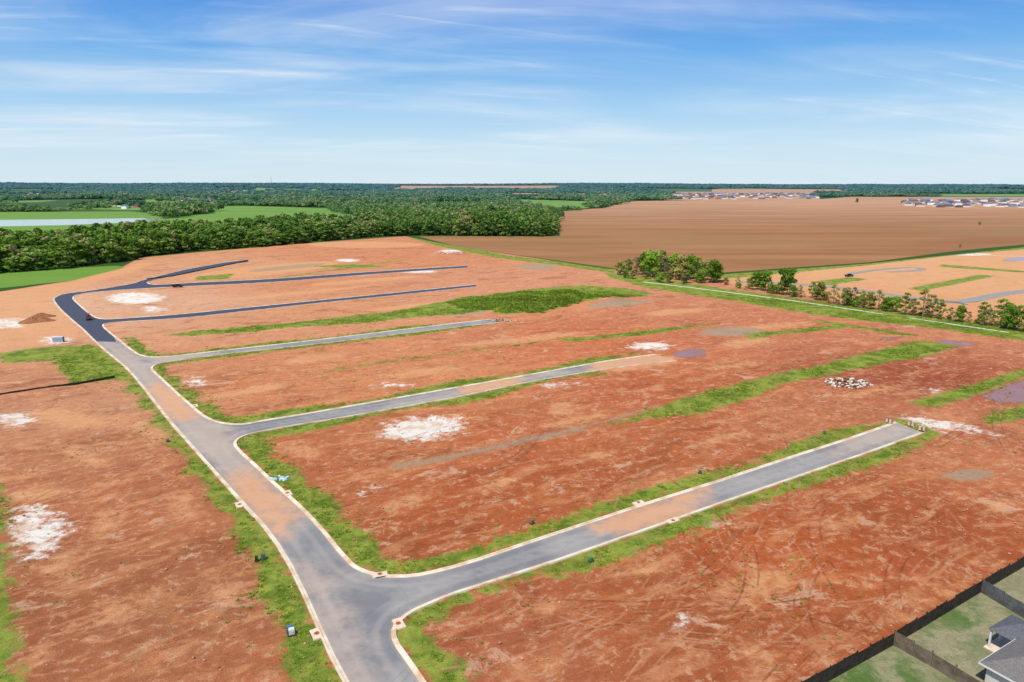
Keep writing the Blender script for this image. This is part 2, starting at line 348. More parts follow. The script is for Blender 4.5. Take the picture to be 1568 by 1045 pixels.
for nm,val in(('edge',poly_sdf(OV[:,0],OV[:,1],ROAD,10)),('dirt',union(OV[:,0],OV[:,1],DIRT,20)),('dust',union(OV[:,0],OV[:,1],DUST,20)),('newasph',poly_sdf(OV[:,0],OV[:,1],NEWASPH,20))):
    a=me.attributes.new(nm,'FLOAT','POINT'); a.data.foreach_set('value',val.astype(np.float32))
t=NT('asphalt'); nL=t.noise(.06,4,.6); nM=t.noise(.4,6,.65); nF=t.noise(6,4,.7); nD=t.noise(.2,6,.7)
c=t.mix(t.mr(nL,.35,.65),A(130,130,134),A(160,157,154)); c=t.scale(c,t.math('MULTIPLY_ADD',nM,.4,.76)); c=t.scale(c,t.math('MULTIPLY_ADD',nF,.3,.9))
# worn wheel lanes follow the kerb distance
lane=t.math('ABSOLUTE',t.math('ADD',t.attr('edge'),2.3)); c=t.mix(t.math('MULTIPLY',t.mr(lane,.8,.1),.25),c,A(196,184,176))
cen_=t.mr(t.attr('edge'),-4.0,-4.4); c=t.mix(t.math('MULTIPLY',cen_,.3),c,A(106,106,114))
vo=t.n('ShaderNodeTexVoronoi',feature='DISTANCE_TO_EDGE'); t.put(vo.inputs['Vector'],t.pos()); vo.inputs['Scale'].default_value=.10
c=t.mix(t.math('MULTIPLY',t.mr(vo.outputs['Distance'],.010,.0),.2),c,A(84,84,90))
c=t.mix(t.math('MULTIPLY',t.mr(t.attr('edge'),-.9,-.05),.45),c,A(208,176,146))
c=t.mix(t.math('MULTIPLY',t.mask(t.attr('dust'),nD,8,4,0),.62),c,t.mix(nM,A(210,180,154),A(198,184,172)))
c=t.mix(t.math('MULTIPLY',t.mask(t.attr('dirt'),nD,7,3.2,0),.85),c,t.mix(nM,A(216,154,108),A(228,178,138)))
c2=t.mix(nM,A(66,70,88),A(90,94,110)); c=t.mix(t.mr(t.attr('newasph'),.2,-.2),c,c2)
me_o=new_obj('asphalt_road',me,[t.out(t.bsdf(c,.85,nF,.3,.02,spec=.2))])
# kerbs
mb=MB()
for r in RW:
    P_=[r[0]]
    for q in r[1:]:
        L=np.hypot(*(q-P_[-1])); 
        if L>.3: P_.append(q)
    N=[]
    for i in range(len(P_)):
        d=P_[min(i+1,len(P_)-1)]-P_[max(i-1,0)]; d=d/np.hypot(*d); N.append(np.array([-d[1],d[0]]))
    prof=[(-.36,.006),(.02,.02),(.06,.13),(.30,.14),(.34,-.15)]
    V=[];
    for p,nn in zip(P_,N):
        for o,z in prof: q=p+nn*o; V.append((q[0],q[1],z))
    m=len(prof); Fc=[]
    for i in range(len(P_)-1):
        for j in range(m-1): Fc.append((i*m+j,i*m+j+1,(i+1)*m+j+1,(i+1)*m+j))
    mb.add(V,Fc)
t=NT('kerb_concrete'); nM=t.noise(.3,5,.6); nF=t.noise(4,4,.6)
c=t.mix(t.mr(nM,.4,.68),A(240,228,206),A(210,178,144)); c=t.scale(c,t.math('MULTIPLY_ADD',nF,.3,.86)); MK=t.out(t.bsdf(c,.9,nF,.2,.02))
new_obj('concrete_kerb',mb.mesh('concrete_kerb'),[MK])
# tyre tracks pressed into the clay (paired ribbons that follow the ground)
def tracks(name,seeds,colr,seed,st):
    rg=np.random.default_rng(seed); mb=MB()
    for (px,py,ang,cur,Ls) in seeds:
        x,y=U(px,py); a=ang; c=cur; pl=[]
        for i in range(int(Ls)):
            pl.append((x,y,a)); c+=rg.normal()*.004; c*=.985; a+=c; x+=math.cos(a); y+=math.sin(a)
        pl=np.array(pl)
        for off in(-.9,.9):
            cx_=pl[:,0]-np.sin(pl[:,2])*off; cy_=pl[:,1]+np.cos(pl[:,2])*off
            l=.15+.03*rg.random()
            lx,ly=cx_-np.sin(pl[:,2])*l,cy_+np.cos(pl[:,2])*l; rx,ry=cx_+np.sin(pl[:,2])*l,cy_-np.cos(pl[:,2])*l
            AX=np.concatenate([lx,rx]);AY=np.concatenate([ly,ry]); dd=fields(AX,AY,False); z=terrain(AX,AY)+micro(AX,AY,dd)+.035
            n_=len(pl); ok=(dd['road'][:n_]>1.2)&(dd['road'][n_:]>1.2)&(dd['lawn'][:n_]>2)
            V=list(zip(AX,AY,z)); Fc=[(i,i+1,n_+i+1,n_+i) for i in range(n_-1) if ok[i] and ok[i+1]]
            mb.add(V,Fc)
    t=NT(name); nz=t.noise(.25,5,.7); nf=t.noise(3,3,.7)
    pb=t.bsdf(t.scale(colr,t.math('MULTIPLY_ADD',nf,.5,.75)),.95,spec=.1); tr=t.n('ShaderNodeBsdfTransparent'); m=t.n('ShaderNodeMixShader')
    t.put(m.inputs[0],t.math('MULTIPLY',t.mr(nz,.42,.62),st)); t.L.new(tr.outputs[0],m.inputs[1]); t.L.new(pb,m.inputs[2])
    new_obj(name,mb.mesh(name),[t.out(m.outputs[0])])
S1=[];S2=[]
zones=[((1000,1480),(700,860),16),((850,1350),(880,1020),14),((700,1000),(930,1040),6),((1150,1420),(585,650),12),((450,900),(700,800),10),((60,360),(620,980),14),((700,1300),(580,640),10),((1350,1560),(640,740),12),((300,1000),(500,560),12)]
for (xa,xb),(ya,yb),nn in zones:
    for i in range(nn):
        a=BANG+random.gauss(0,.3)+(math.pi if random.random()<.5 else 0); cu=random.choice([0,0,.02,-.03,.04])
        (S1 if random.random()<.72 else S2).append((random.uniform(xa,xb),random.uniform(ya,yb),a,cu,random.uniform(18,60)))
tracks('tyre_tracks',S1,A(228,168,128),5,.42); tracks('tyre_tracks.001',S2,A(140,76,50),6,.34)
# secondary ribbons
def ribbon(name,pts,w,mat,z=.06,th=.1):
    P_=[np.array(U(*p)) for p in catmull(pts,6)]; mb=MB(); V=[]
    for i in range(len(P_)):
        d=P_[min(i+1,len(P_)-1)]-P_[max(i-1,0)]; d=d/np.hypot(*d); nn=np.array([-d[1],d[0]])
        for o,zz in((w/2,z-th),(w/2,z),(-w/2,z),(-w/2,z-th)): q=P_[i]+nn*o; V.append((q[0],q[1],zz))
    mb.add(V,[(i*4+j,i*4+j+1,i*4+j+5,i*4+j+4) for i in range(len(P_)-1) for j in range(3)])
    return new_obj(name,mb.mesh(name),[mat])
MA2=simple('far_asphalt',A(158,156,152),.9,.12,.5); MA3=simple('dark_far_asphalt',A(118,119,124),.9,.12,.5)
MC=simple('path_concrete',A(222,222,202),.9,.12,.6)
ribbon('concrete_path',[(985,432),(1060,441),(1200,459),(1350,481),(1568,513),(1660,527)],1.6,MC)
ribbon('asphalt_street',[(1130,432),(1200,434),(1280,441),(1340,448),(1400,457),(1470,462),(1540,450),(1640,438)],7.0,MA2,.07)
ribbon('asphalt_street',[(1300,420),(1340,414),(1390,410),(1412,412),(1400,415),(1360,417)],5.0,MA2,.075)
ribbon('asphalt_street',[(1455,462),(1500,475),(1560,480),(1640,488)],7.0,MA3,.085)
ribbon('dirt_track',[(1490,390),(1530,392),(1568,393),(1640,395)],5.0,simple('track_soil',A(228,190,160),.9,.1,.3),.05)
# ------------------------------------------------------------------ foliage
def leaf_mat(name,ca,cb,haze=False,trans=.3,cc=None):
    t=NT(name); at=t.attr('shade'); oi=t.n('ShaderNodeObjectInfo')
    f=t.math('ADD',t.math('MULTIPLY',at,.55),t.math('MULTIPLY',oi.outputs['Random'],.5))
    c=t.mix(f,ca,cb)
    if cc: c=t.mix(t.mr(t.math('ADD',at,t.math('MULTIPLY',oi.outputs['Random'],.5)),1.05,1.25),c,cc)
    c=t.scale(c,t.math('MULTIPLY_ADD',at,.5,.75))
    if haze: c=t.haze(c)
    d=t.n('ShaderNodeBsdfDiffuse'); t.put(d.inputs[0],c); tr=t.n('ShaderNodeBsdfTranslucent'); t.put(tr.inputs[0],c)
    m=t.n('ShaderNodeMixShader'); m.inputs[0].default_value=trans; t.L.new(d.outputs[0],m.inputs[1]); t.L.new(tr.outputs[0],m.inputs[2])
    return t.out(m.outputs[0])
MBARK=simple('bark',A(150,134,114),.95,.25,1.5)
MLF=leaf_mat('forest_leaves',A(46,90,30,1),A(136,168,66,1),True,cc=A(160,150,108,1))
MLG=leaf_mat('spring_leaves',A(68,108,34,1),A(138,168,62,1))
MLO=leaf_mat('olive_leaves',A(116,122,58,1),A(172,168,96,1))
MLB=leaf_mat('bare_twigs',A(116,100,76),A(156,138,108))
MGR=leaf_mat('grass_blades',A(92,128,36,1),A(168,184,78,1),False,.35)
def mk_foliage(name,lobes,nleaf,size,rg,bark=None,mats=(),flat=1.0,shell=.55):
    """lobes: (cx,cy,cz,rx,rz); leaf faces scattered through the lobes' outer volume"""
    V=[];shade=[]
    wts=np.array([l[3]**2 for l in lobes]); wts=wts/wts.sum()
    li=rg.choice(len(lobes),nleaf,p=wts); lsh=rg.random(len(lobes))
    for i in range(nleaf):
        l=lobes[li[i]]; d=rg.normal(size=3); d/=np.linalg.norm(d)
        if d[2]<-.35: d[2]*=-.6
        rr=shell+(1-shell)*rg.random()**.6; rr*=1+.18*rg.normal()*.6
        c=np.array([l[0]+d[0]*l[3]*rr,l[1]+d[1]*l[3]*rr,l[2]+d[2]*l[4]*rr])
        nn=d+rg.normal(size=3)*.5; nn/=np.linalg.norm(nn)
        a=np.cross(nn,rg.normal(size=3)); a/=np.linalg.norm(a)+1e-9; b=np.cross(nn,a)
        sz=size*(.6+.8*rg.random())
        V+= [c-a*sz*.5-b*sz*.35,c+a*sz*.5-b*sz*.3*rg.random(),c+a*sz*.25*rg.random()+b*sz*.5,c-a*sz*.45+b*sz*.3]
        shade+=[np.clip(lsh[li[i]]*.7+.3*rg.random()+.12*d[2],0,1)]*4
    mb=MB(); 
    if bark: 
        for (p,q,ra,rb) in bark: mb.cyl(p,q,ra,rb,5,1,False)
    nb=len(mb.v); V=[tuple(v) for v in V]
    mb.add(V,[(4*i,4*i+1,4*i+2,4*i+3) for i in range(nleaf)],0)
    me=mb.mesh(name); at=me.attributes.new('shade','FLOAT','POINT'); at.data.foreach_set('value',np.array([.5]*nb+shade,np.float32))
    for m in mats: me.materials.append(m)
    return me
def tree_mesh(name,h,cr,nleaf,size,seed,mat,sparse=False,low=.22):
    rg=np.random.default_rng(seed); bark=[]; lobes=[]
    lean=rg.normal(size=2)*.03*h; top=(lean[0],lean[1],h*.78)
    mid=(lean[0]*.4,lean[1]*.4,h*.38)
    bark+=[((0,0,-.4),mid,.022*h,.016*h),(mid,top,.016*h,.005*h)]
    nl=10 if not sparse else 11
    for i in range(nl):
        f=low+(.95-low)*(i+.5)/nl; a=i*2.4+rg.random()*.8
        prof=math.sin(math.pi*min(1,max(0,(f-low*.3+.12)/(1.12-low*.3))))**.6
        R=cr*prof*(.45+.35*rg.random()); z0=h*(f*.62+.04); k=z0/(h*.78); base=(lean[0]*k,lean[1]*k,z0)
        e=(base[0]+math.cos(a)*R,base[1]+math.sin(a)*R,h*f*.92+.02*h)
        bark.append((base,e,.009*h,.003*h))
        for q in range(2):
            e2=(e[0]+rg.normal()*cr*.3,e[1]+rg.normal()*cr*.3,e[2]+rg.random()*h*.1); bark.append((e,e2,.004*h,.0015*h))
        r=cr*(.33+.2*rg.random())*(1 if not sparse else .85); lobes.append((e[0],e[1],e[2],r,r*.9))
    lobes.append((lean[0],lean[1],h*.90,cr*.36,h*.10))
    if not sparse: lobes.append((0,0,h*.5,cr*.6,h*.28))
    return mk_foliage(name,lobes,nleaf,size,rg,bark,[mat,MBARK],shell=.35 if sparse else .5)
def src_coll(name,meshes):
    c=bpy.data.collections.new(name)
    for i,m in enumerate(meshes): c.objects.link(bpy.data.objects.new(m.name,m))
    return c
def instancer(name,P3,rz,scl,pick,coll):
    me=bpy.data.meshes.new(name); me.vertices.add(len(P3)); me.vertices.foreach_set('co',np.asarray(P3,np.float32).ravel())
    a=me.attributes.new('rz','FLOAT','POINT'); a.data.foreach_set('value',np.asarray(rz,np.float32))
    a=me.attributes.new('scl','FLOAT_VECTOR','POINT'); a.data.foreach_set('vector',np.asarray(scl,np.float32).ravel())
    a=me.attributes.new('pick','INT','POINT'); a.data.foreach_set('value',np.asarray(pick,np.int32))
    o=new_obj(name,me); g=bpy.data.node_groups.new(name,'GeometryNodeTree')
    g.interface.new_socket('Geometry',in_out='INPUT',socket_type='NodeSocketGeometry'); g.interface.new_socket('Geometry',in_out='OUTPUT',socket_type='NodeSocketGeometry')
    N=g.nodes; L=g.links; gi=N.new('NodeGroupInput'); go=N.new('NodeGroupOutput'); ip=N.new('GeometryNodeInstanceOnPoints')
    ci=N.new('GeometryNodeCollectionInfo'); ci.inputs['Collection'].default_value=coll; ci.inputs['Separate Children'].default_value=True; ci.inputs['Reset Children'].default_value=True
    def na(nm,ty):
        x=N.new('GeometryNodeInputNamedAttribute'); x.data_type=ty; x.inputs['Name'].default_value=nm; return x.outputs[0]
    cx=N.new('ShaderNodeCombineXYZ'); L.new(na('rz','FLOAT'),cx.inputs[2])
    L.new(gi.outputs[0],ip.inputs['Points']); L.new(ci.outputs[0],ip.inputs['Instance']); ip.inputs['Pick Instance'].default_value=True
    L.new(na('pick','INT'),ip.inputs['Instance Index']); L.new(cx.outputs[0],ip.inputs['Rotation']); L.new(na('scl','FLOAT_VECTOR'),ip.inputs['Scale'])
    L.new(ip.outputs[0],go.inputs[0]); md=o.modifiers.new('scatter','NODES'); md.node_group=g; return o
# forest (mid distance): a belt of woodland behind the site and the deeper grove at its end
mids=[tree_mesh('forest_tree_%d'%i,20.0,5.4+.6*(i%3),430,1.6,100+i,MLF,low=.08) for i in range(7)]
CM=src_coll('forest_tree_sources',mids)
F1=UP([(-250,432),(0,419),(60,415),(130,408),(190,401),(230,392),(300,385),(420,377),(500,369),(560,364),(630,361),(680,361),(780,363),(850,362),(856,352),(848,340),(760,338),(640,341),(560,350),(480,356),(330,364),(240,370),(130,378),(0,384),(-250,388)])
mn=F1.min(0);mx=F1.max(0)
sp_=7.8; gx,gy=np.meshgrid(np.arange(mn[0],mx[0],sp_),np.arange(mn[1],min(mx[1],1800),sp_)); gx=gx.ravel()+rng.normal(size=gx.size)*2.6; gy=gy.ravel()+rng.normal(size=gy.size)*2.6
s=poly_sdf(gx,gy,F1,30); keep=(s<-1)&(np.abs(gx)<gy*.9)&(rng.random(gx.size)<.94)
gx=gx[keep];gy=gy[keep]; s=s[keep]; print('mid trees',len(gx))
hs=.62+.50*rng.random(len(gx))+.16*np.sin(gx/31)*np.sin(gy/45); hs=np.where(s>-9,hs*.85,hs); hs=np.where(gx>-60,hs*1.12,hs)
ws=.85+.6*rng.random(len(gx))
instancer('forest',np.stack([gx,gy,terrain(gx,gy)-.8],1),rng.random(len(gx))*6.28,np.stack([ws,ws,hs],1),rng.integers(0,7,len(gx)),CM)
# far canopy clumps
fars=[]
for i in range(5):
    rg=np.random.default_rng(300+i); lobes=[]
    for k in range(17):
        a=rg.random()*6.28; R=30*math.sqrt(rg.random()); h=7+9*rg.random(); lobes.append((R*math.cos(a),R*math.sin(a),h*.62,4.5+3.5*rg.random(),h*.5))
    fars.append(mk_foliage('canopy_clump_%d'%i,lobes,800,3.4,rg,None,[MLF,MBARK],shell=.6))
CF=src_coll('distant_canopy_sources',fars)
pp=[];r=900.0
clear=PLOW+FIELD+POND+SUBURB+[F1]
while r<11500:
    s=.012*r+11; nA=int(1.5*r/s); an=(np.arange(nA)+rng.random(nA))/nA*1.5-.75
    rr=r+rng.random(nA)*s; pp.append(np.stack([rr*np.sin(an),rr*np.cos(an),np.full(nA,s)],1)); r+=s
pp=np.concatenate(pp)
sd=union(pp[:,0],pp[:,1],clear,60); sites=poly_sdf(pp[:,0],pp[:,1],SITE,60)
sub=union(pp[:,0],pp[:,1],SUBURB[2:],60)
rnd=rng.random(len(pp))
patch=np.sin(pp[:,0]/420+1.3)*np.sin(pp[:,1]/520+.7)+.5*np.sin(pp[:,0]/170+pp[:,1]/230)
openl=(patch>np.where(pp[:,0]>300,.2,.65))&(pp[:,1]>1250)&(pp[:,1]<6500)
keep=((sd>8)&(sites>10)&~openl)|((sub<0)&(rnd<.15))
keep&=(rng.random(len(pp))<.93)
pp=pp[keep]; print('far',len(pp))
sx_=pp[:,2]/30*(.8+.4*rng.random(len(pp)))
sz=.62+.45*rng.random(len(pp))+.25*np.sin(pp[:,0]/90)*np.sin(pp[:,1]/130)
sz=np.where(pp[:,2]>40,sz*1.1,sz)
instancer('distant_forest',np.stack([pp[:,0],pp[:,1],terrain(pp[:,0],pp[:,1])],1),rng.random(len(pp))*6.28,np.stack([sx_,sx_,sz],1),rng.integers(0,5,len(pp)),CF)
# individual trees
TV=[tree_mesh('leafy_tree_a',10,3.8,1700,.6,11,MLG,low=.12),tree_mesh('leafy_tree_b',10,4.1,1700,.6,12,MLG,low=.1),tree_mesh('leafy_tree_c',10,3.4,1500,.6,13,MLO,low=.1),
    tree_mesh('sparse_tree_a',10,3.0,520,.5,14,MLO,True,low=.12),tree_mesh('sparse_tree_b',10,2.8,420,.45,15,MLB,True,low=.12),tree_mesh('sparse_tree_c',10,3.2,700,.5,16,MLG,True,low=.12)]
def put_tree(px,py,h,v,wide=1.0):
    x,y=U(px,py); o=new_obj('deciduous_tree',TV[v]); o.location=(x,y,float(terrain(x,y))-.1); k=h/10; o.scale=(k*wide,k*wide,k); o.rotation_euler=(0,0,random.random()*6.28)
for px,py,h,v in [(950,421,9,2),(962,423,11,5),(975,422,12,4),(986,420,14,0),(998,425,16,1),(1010,421,16,2),(1018,428,14,4),(1030,424,14,1),(1042,429,15,2),(1055,427,14,0),(1066,432,15,5),(1078,429,12,2),(1090,433,13,0),(1098,431,10,1),(1004,431,8,3),(1048,434,8,2),(1024,433,7,2),(968,427,6,2),(990,427,8,5),(1072,434,7,0),(958,426,5,0),(1012,433,6,1)]:
    put_tree(px,py,h,v,1.12)
row=[(1110,436,4,2),(1133,440,7,3),(1145,443,6,2),(1157,445,9,0),(1170,447,11,0),(1182,449,7,3),(1207,452,15,0),(1213,455,8,5),(1228,456,7,3),(1240,458,8,5),(1253,461,9,2),(1266,463,7,4),(1279,465,10,3),(1291,467,8,2),(1305,470,8,4),(1318,472,9,5),(1332,473,8,2),(1346,476,10,3),(1358,478,8,0),(1374,480,7,1),(1386,482,9,5),(1399,484,7,4),(1412,486,12,3),(1428,487,11,3),(1440,489,10,5),(1456,491,7,4),(1470,494,7,0),(1486,495,6,4),(1500,498,10,5),(1512,500,9,3),(1528,502,14,5),(1545,504,9,0),(1562,507,10,5),(1580,510,12,0),(1600,512,11,3)]
for px,py,h,v in row: put_tree(px+random.uniform(-4,4),py+random.uniform(-2,1),h*random.uniform(.8,1.15),v)
for i in range(40):
    px=1120+random.random()*470; py=439+(px-1120)*.149+random.uniform(-2,3); put_tree(px,py,random.uniform(1.5,5),random.choice([0,1,2,3,4,5]),random.uniform(1.1,1.7))
for px,py,h,v in [(1312,311,14,0),(1500,345,5,0),(1470,380,4,5)]: put_tree(px,py,h,v)
# grass tufts
def tuft(name,n,seed,hh=.5,w=.07):
    rg=np.random.default_rng(seed); mb=MB(); sh=[]
    for i in range(n):
        a=rg.random()*6.28; r=.32*math.sqrt(rg.random()); x,y=r*math.cos(a),r*math.sin(a); b=rg.random()*6.28
        h=hh*(.4+.6*rg.random()); l=1.1*h*(rg.random()); dx,dy=math.cos(b)*w,math.sin(b)*w
        mb.add([(x-dx,y-dy,0),(x+dx,y+dy,0),(x+l*math.cos(a),y+l*math.sin(a),h)],[(0,1,2)]); sh+=[rg.random()]*3
    me=mb.mesh(name); at=me.attributes.new('shade','FLOAT','POINT'); at.data.foreach_set('value',np.array(sh,np.float32)); me.materials.append(MGR); return me
CT=src_coll('grass_tuft_sources',[tuft('tuft_%d'%i,26,40+i,.30,.075) for i in range(4)])
N0=420000; qx=rng.uniform(-150,230,N0); qy=rng.uniform(55,340,N0); vis=(np.abs(qx)<qy*.85+15); qx=qx[vis];qy=qy[vis]
dd=fields(qx,qy,False); nzz=2.0*np.sin(qx*.7+1.3*np.sin(qy*.5))*np.sin(qy*.6+1.1*np.sin(qx*.4))+1.3*np.sin(qx*.23+qy*.19)
kp=(dd['grass']<nzz-.9)&(dd['road']>.5)&(dd['lawn']>.3)
qx=qx[kp];qy=qy[kp]; print('tufts',len(qx))
if len(qx)>34000: s=rng.choice(len(qx),34000,False); qx=qx[s];qy=qy[s]
ks=.30+.75*rng.random(len(qx))**3
em=np.exp(-(((qx-MX)/50)**2+((qy-MY)/32)**2)); ks=ks*(1+2.5*(em>.3))
instancer('roadside_grass',np.stack([qx,qy,terrain(qx,qy)-.03],1),rng.random(len(qx))*6.28,np.stack([ks*1.3,ks*1.3,ks],1),rng.integers(0,4,len(qx)),CT)
# weeds sprinkled on soil + clods
qx=rng.uniform(-130,220,9000); qy=rng.uniform(58,300,9000); dd=fields(qx,qy,False); cl=np.sin(qx*.09+2*np.sin(qy*.05))*np.sin(qy*.08+1.5*np.sin(qx*.03))
kp=(dd['road']>1)&(dd['lawn']>1)&((cl>.45)|(dd['grass']<6)); qx=qx[kp];qy=qy[kp]; ks=.3+.5*rng.random(len(qx))
instancer('soil_weeds',np.stack([qx,qy,terrain(qx,qy)+.0],1),rng.random(len(qx))*6.28,np.stack([ks,ks,ks],1),rng.integers(0,4,len(qx)),CT)
def rock(mb,c,r,m=0,rg=rng):
    import bmesh
    bm=bmesh.new(); bmesh.ops.create_icosphere(bm,subdivisions=1,radius=1); s=rg.uniform(.6,1.2,3); s[2]*=.7
    V=[]
    for v in bm.verts: k=rg.uniform(.75,1.15); V.append((c[0]+v.co.x*r*s[0]*k,c[1]+v.co.y*r*s[1]*k,c[2]+v.co.z*r*s[2]*k))
    Fc=[tuple(q.index for q in f.verts) for f in bm.faces]; bm.free(); mb.add(V,Fc,m)
MCL=simple('clay_clod',A(184,116,82),.95,.3,.8,A(222,170,134)); MRW=simple('broken_concrete',A(225,215,205),.9,.15,1.0); MRB=simple('brown_rubble',A(150,105,80),.9,.3,1.0)
cm=[]
for i in range(3):
    mb=MB(); rock(mb,(0,0,.05),.14); me=mb.mesh('clod_%d'%i); me.materials.append(MCL); cm.append(me)
CC=src_coll('clod_sources',cm)
qx=rng.uniform(-100,160,9000); qy=rng.uniform(58,200,9000); dd=fields(qx,qy,False); kp=(dd['road']>1)&(dd['lawn']>1); qx=qx[kp];qy=qy[kp]; ks=.4+1.2*rng.random(len(qx))**4
instancer('clay_clods',np.stack([qx,qy,terrain(qx,qy)],1),rng.random(len(qx))*6.28,np.stack([ks,ks,ks],1),rng.integers(0,3,len(qx)),CC)
def pile(name,px,py,rx,ry,hh,n,rr,mats,white=.6):
    x,y=U(px,py); mb=MB()
    for i in range(n):
        a=random.random()*6.28; q=math.sqrt(random.random()); r=random.uniform(.35,1)*rr
        rock(mb,(x+rx*q*math.cos(a),y+ry*q*math.sin(a),hh*(1-q)*random.random()+r*.3),r,0 if random.random()<white else 1)
    new_obj(name,mb.mesh(name),mats)
pile('rubble_pile',1298,588,6.5,5,1.9,230,.6,[MRW,MRB],.5)
pile('rubble_pile',688,388,13,8,2,90,1.0,[MRW,MRB],.8)
pile('rubble_pile',768,492,6,3,1.2,60,.5,[MRW,MRB],.4)
def mound(name,px,py,r,h,mat):
    x,y=U(px,py); mb=MB(); V=[(x,y,h)]; Fc=[]; R=7;S=22
    for i in range(1,R+1):
        for j in range(S):
            a=2*math.pi*j/S; q=i/R; rr=r*q*(1+.18*math.sin(3*a+1)+.1*random.random()); V.append((x+rr*math.cos(a),y+rr*.8*math.sin(a),max(-.1,h*(1-q**1.3)*(1+.25*random.uniform(-1,1)))if i<R else -.1))
    for j in range(S): Fc.append((0,1+j,1+(j+1)%S))
    for i in range(R-1):
        for j in range(S): a=1+i*S+j;b=1+i*S+(j+1)%S; Fc.append((a,a+S,b+S,b))
    mb.add(V,Fc); new_obj(name,mb.mesh(name),[mat])
MMD=simple('dark_topsoil',A(158,104,74),.95,.25,.8)
mound('dirt_mound',55,492,6.5,1.9,MMD); mound('dirt_mound',64,485,5,1.5,MMD)
# ------------------------------------------------------------------ fences
MFD=simple('dark_fence_wood',A(66,58,52),.9,.35,1.2); MFB=simple('weathered_fence_wood',A(122,108,92),.9,.3,1.2)
def fence(name,pts,mat,h=1.85):
    P_=[np.array(U(*p)) for p in pts]; mb=MB()
    for a,b in zip(P_[:-1],P_[1:]):
        L=np.hypot(*(b-a)); d=(b-a)/L; rot=math.atan2(d[1],d[0]); npan=max(1,round(L/2.4)); pl=L/npan
        nrm=np.array([-d[1],d[0]])
        for i in range(npan):
            o=a+d*pl*i; dz=random.uniform(-.14,.14)
            mb.box((o[0],o[1],h/2+.1),(.13,.13,h+.26),0,rot)
            for zz in(.35,.95,1.55):
                c=o+d*pl/2+nrm*.05; mb.box((c[0],c[1],zz),(pl-.12,.04,.09),0,rot)
            npk=int(pl/.15)
            for k in range(npk):
                c=o+d*(.1+(pl-.2)*(k+.5)/npk)-nrm*.03; hh=h+dz+random.uniform(-.02,.02); mb.box((c[0],c[1],hh/2+.03),(.130,.022,hh),0,rot)
    new_obj(name,mb.mesh(name),[mat])
fence('wooden_fence',[(1225,1068),(1368,988),(1502,907),(1568,868),(1640,822)],MFD)
fence('wooden_fence',[(1369,989),(1425,1020),(1500,1066)],MFB)
fence('wooden_fence',[(1503,908),(1568,947),(1640,990)],simple('grey_fence_wood',A(106,106,108),.9,.3,1.2))
# silt fence
MSF=simple('silt_fabric',A(55,52,54),.9,.2,1)
def silt(pts,mat,h=.7):
    P_=[np.array(U(*p)) for p in pts]; mb=MB()
    for a,b in zip(P_[:-1],P_[1:]):
        L=np.hypot(*(b-a)); d=(b-a)/L; rot=math.atan2(d[1],d[0]); k=max(1,int(L/2))
        for i in range(k):
            c=a+d*L*(i+.5)/k; mb.box((c[0],c[1],h/2),(L/k,.03,h+random.uniform(-.08,.08)),0,rot); q=a+d*L*i/k; mb.box((q[0],q[1],h/2+.1),(.06,.06,h+.25),0,rot)
    new_obj('silt_fence',mb.mesh('silt_fence'),[mat])
silt([(-30,611),(60,597),(120,589),(176,579)],MSF); silt([(225,428),(262,424),(380,400)],MSF,.6)
# ------------------------------------------------------------------ kerb inlets, pedestals, barricades
MCN=simple('inlet_concrete',A(236,214,186),.9,.12,2); MRD=simple('red_brick_grate',A(178,102,80),.9,.2,3); MDK=simple('inlet_throat',A(30,28,28),.9,.1,2)
def inlet(px,py,rot):
    x,y=U(px,py); mb=MB(); mb.box((0,0,.07),(2.2,1.2,.2),0,0,.97); mb.box((0,-.61,.06),(1.5,.03,.1),2); mb.cyl((.0,.1,.17),(.0,.1,.195),.34,.34,14,1); mb.box((0,.1,.21),(.3,.05,.02),2)
    o=new_obj('kerb_inlet',mb.mesh('kerb_inlet'),[MCN,MRD,MDK]); o.location=(x,y,0); o.rotation_euler=(0,0,rot)
def rdir(a,b): p=np.array(U(*a));q=np.array(U(*b)); return math.atan2(q[1]-p[1],q[0]-p[0])
MROT=rdir((530,1045),(465,910))
for px,py,rt in [(582,881,BANG*.6),(484,972,MROT+math.pi),(441,756,MROT),(611,956,MROT),(366,774,MROT+math.pi),(299,622,MROT),(978,771,BANG),(1030,798,BANG+math.pi)]: inlet(px,py,rt)
MPG=simple('pedestal_green',A(86,122,98),.6,.15,2); MPB=simple('cabinet_blue',A(70,130,175),.5,.1,2); MPW=simple('cabinet_white',A(225,225,222),.5,.1,2); MPK=simple('pedestal_black',A(60,62,60),.5,.1,2)
def pedestal(px,py,mat,w=.9,h=.9,rot=0,name='utility_pedestal'):
    x,y=U(px,py); mb=MB(); mb.box((0,0,.06),(w*1.35,w*1.2,.14),1); mb.box((0,0,.13+h*.4),(w,w*.8,h*.8),0); mb.box((0,0,.13+h*.88),(w*1.06,w*.86,h*.16),0,0,.8); mb.box((0,-w*.41,.13+h*.4),(w*.8,.02,h*.6),0); mb.box((w*.25,-w*.425,.13+h*.45),(.06,.03,.14),1)
    o=new_obj(name,mb.mesh(name),[mat,MPK]); o.location=(x,y,0); o.rotation_euler=(0,0,rot)
pedestal(447,972,MPW,.7,.8,.4); pedestal(444,968,MPB,.6,.8,.4); pedestal(403,857,MPG,.6,.9,.4); pedestal(393,860,MPK,.45,.8,.4)
for px,py in [(257,677),(905,860),(815,802),(1072,725),(1262,664)]:
    pedestal(px,py,MPG,.5,.6,random.uniform(0,1))
MBL=simple('white_blue_tarp',A(190,215,225),.6,.15,1)
x,y=U(428,734); mb=MB()
for i in range(14): rock(mb,(x+random.uniform(-1.4,1.4),y+random.uniform(-1.0,1.0),.15),.5)
